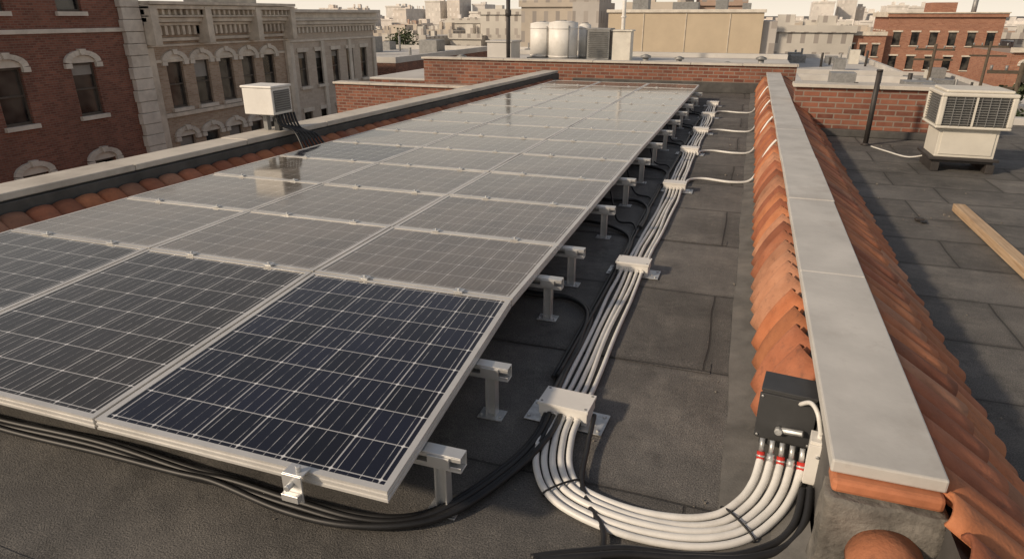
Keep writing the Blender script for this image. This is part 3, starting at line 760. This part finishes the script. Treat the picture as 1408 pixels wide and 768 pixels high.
for x,y in ((9.8,31),(15.5,56),(10.9,50)):
    b=B(); b.tube([(x,y,-12),(x,y,-.1)],.13,'bark',8,r1=.09)
    for z in (-.5,-1.1): b.box(x-1.1,x+1.1,y-.06,y+.06,z,z+.12,'bark')
    for q in (-1,-.5,.5,1): b.tube([(x+q,y,-.38),(x+q,y,-.2)],.05,'grey',6)
    b.done('utility_pole')
def cityblock(name,items):
    b=B()
    for x,y,w,d,z,k in items:
        b.box(x-w/2,x+w/2,y,y+d,-12,z,k)
        b.box(x-w/2-.3,x+w/2+.3,y-.3,y-.02,z-.6,z+.3,k)
        for _ in range(3):
            ww=w*R(.08,.26); xx=x+R(-.4,.3)*w; yy=y+d*.4+R(-.1,.2)*d; b.box(xx,xx+ww,yy,yy+ww,z+.01,z+R(.5,2.2)*(.6+y/600),k)
    b.done(name)
it=[]
for y in (100,122,145,170,200,235):
    x=-.95*y
    while x<.75*y:
        w=R(6,15)
        if not (y<130 and 8<x+w/2<36):
            zt=1.6-y*R(.016,.042)
            it.append((x+w/2,y+R(0,12),w-R(.3,1.5),R(8,16),zt,'w%d'%random.randrange(6)))
        x+=w
cityblock('city_buildings',it)
it=[]
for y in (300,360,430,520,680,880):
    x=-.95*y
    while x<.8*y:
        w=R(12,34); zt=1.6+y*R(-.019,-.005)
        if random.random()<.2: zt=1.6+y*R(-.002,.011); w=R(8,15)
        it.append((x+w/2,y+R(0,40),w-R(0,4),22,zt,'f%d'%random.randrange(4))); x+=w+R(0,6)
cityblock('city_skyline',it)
it=[(-40,112,9,14,2.2,'w3'),(-26,95,11,12,3.2,'w0'),(-21.5,92,3.6,8,4.2,'w4'),(-52,130,14,12,.6,'w1'),(-12,92,8,10,2.8,'w5'),(-4.5,98,6,10,3.3,'w2')]
cityblock('apartment_blocks',it)
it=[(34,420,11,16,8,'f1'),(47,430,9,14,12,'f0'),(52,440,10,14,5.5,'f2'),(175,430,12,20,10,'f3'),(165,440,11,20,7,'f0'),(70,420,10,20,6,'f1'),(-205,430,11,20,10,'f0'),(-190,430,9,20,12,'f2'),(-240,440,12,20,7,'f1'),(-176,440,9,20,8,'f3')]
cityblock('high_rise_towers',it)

def tree(x,y,zb,zt,r,name='tree'):
    e=empty(name,(x,y,zb)); b=B()
    b.tube([(x,y,zb),(x+.1,y,zb+(zt-zb)*.5),(x,y,zt-.5)],.22,'bark',8,r1=.05)
    cl=[]
    for i in range(16):
        t=R(0,1); a=R(0,6.28); h=zt-(zt-zb)*.65*t; rr=r*math.sin(math.pi*min(1,.15+t*.75))*R(.5,1)
        c=Vector((x+math.cos(a)*rr,y+math.sin(a)*rr,h)); cl.append(c); b.tube([(x,y,h-1),c],.06,'bark',5,r1=.02)
    b.done('trunk',e); b=B()
    for c in cl:
        for _ in range(130):
            d=Vector((random.gauss(0,1),random.gauss(0,1),random.gauss(0,.8)))*r*.26; p=c+d
            u=Vector((R(-1,1),R(-1,1),R(-1,1))).normalized()*.13; w=u.cross(Vector((R(-1,1),R(-1,1),R(-1,1)))).normalized()*.1
            b.quad([p-u,p-w,p+u,p+w],'leaf')
    b.done('foliage',e,keep=True)
tree(9.75,31.2,-12,-1.0,.8); tree(-33,62.5,-12,-.2,1.6); tree(-15.3,37.9,-12,-2.4,1.3)

# ---------------------------------------------------------------- light, sky, camera
w=bpy.data.worlds.new('World'); sc.world=w; w.use_nodes=True
sd=Vector((-.68,-.68,0)).normalized(); el=math.radians(27)
n=N(w.node_tree)
sky=n.node('ShaderNodeTexSky'); sky.sky_type='NISHITA'; sky.sun_disc=False
sky.sun_elevation=el; sky.sun_rotation=math.atan2(sd.x,sd.y)%(2*math.pi)
sky.air_density=1.0; sky.dust_density=2.5; sky.ozone_density=.6; sky.altitude=50
bg=w.node_tree.nodes['Background']; bg.inputs[1].default_value=.12
tc=n.node('ShaderNodeTexCoord').outputs['Generated']; sp=n.node('ShaderNodeSeparateXYZ'); n.link(tc,sp.inputs[0])
zz=n.math('MAXIMUM',sp.outputs[2],0.0)
hz=n.math('POWER',n.math('SUBTRACT',1.0,zz),3.6)      # thick warm haze layer toward the horizon
up=n.mix(.5,sky.outputs[0],(1.5,1.4,1.3))
n.link(n.mix(n.math('MULTIPLY_ADD',hz,.95,.0),up,(8.5,7.55,6.25)),bg.inputs[0])
l=bpy.data.lights.new('sun','SUN'); l.energy=3.2; l.angle=math.radians(3); l.color=(1,.81,.60)
lo=bpy.data.objects.new('sun',l); sc.collection.objects.link(lo); lo.location=(-10,-10,20)
dirv=-(sd*math.cos(el)+Vector((0,0,math.sin(el)))); lo.rotation_euler=dirv.to_track_quat('-Z','Y').to_euler()
cd=bpy.data.cameras.new('camera'); co=bpy.data.objects.new('camera',cd); sc.collection.objects.link(co)
cd.sensor_width=36; cd.lens=900/1408*36; cd.clip_end=9000; cd.clip_start=.05
co.location=(0,0,1.6); co.rotation_euler=(math.radians(90-22),0,math.radians(19.1)); sc.camera=co
sc.view_settings.view_transform='Standard'; sc.view_settings.look='None'; sc.view_settings.exposure=0
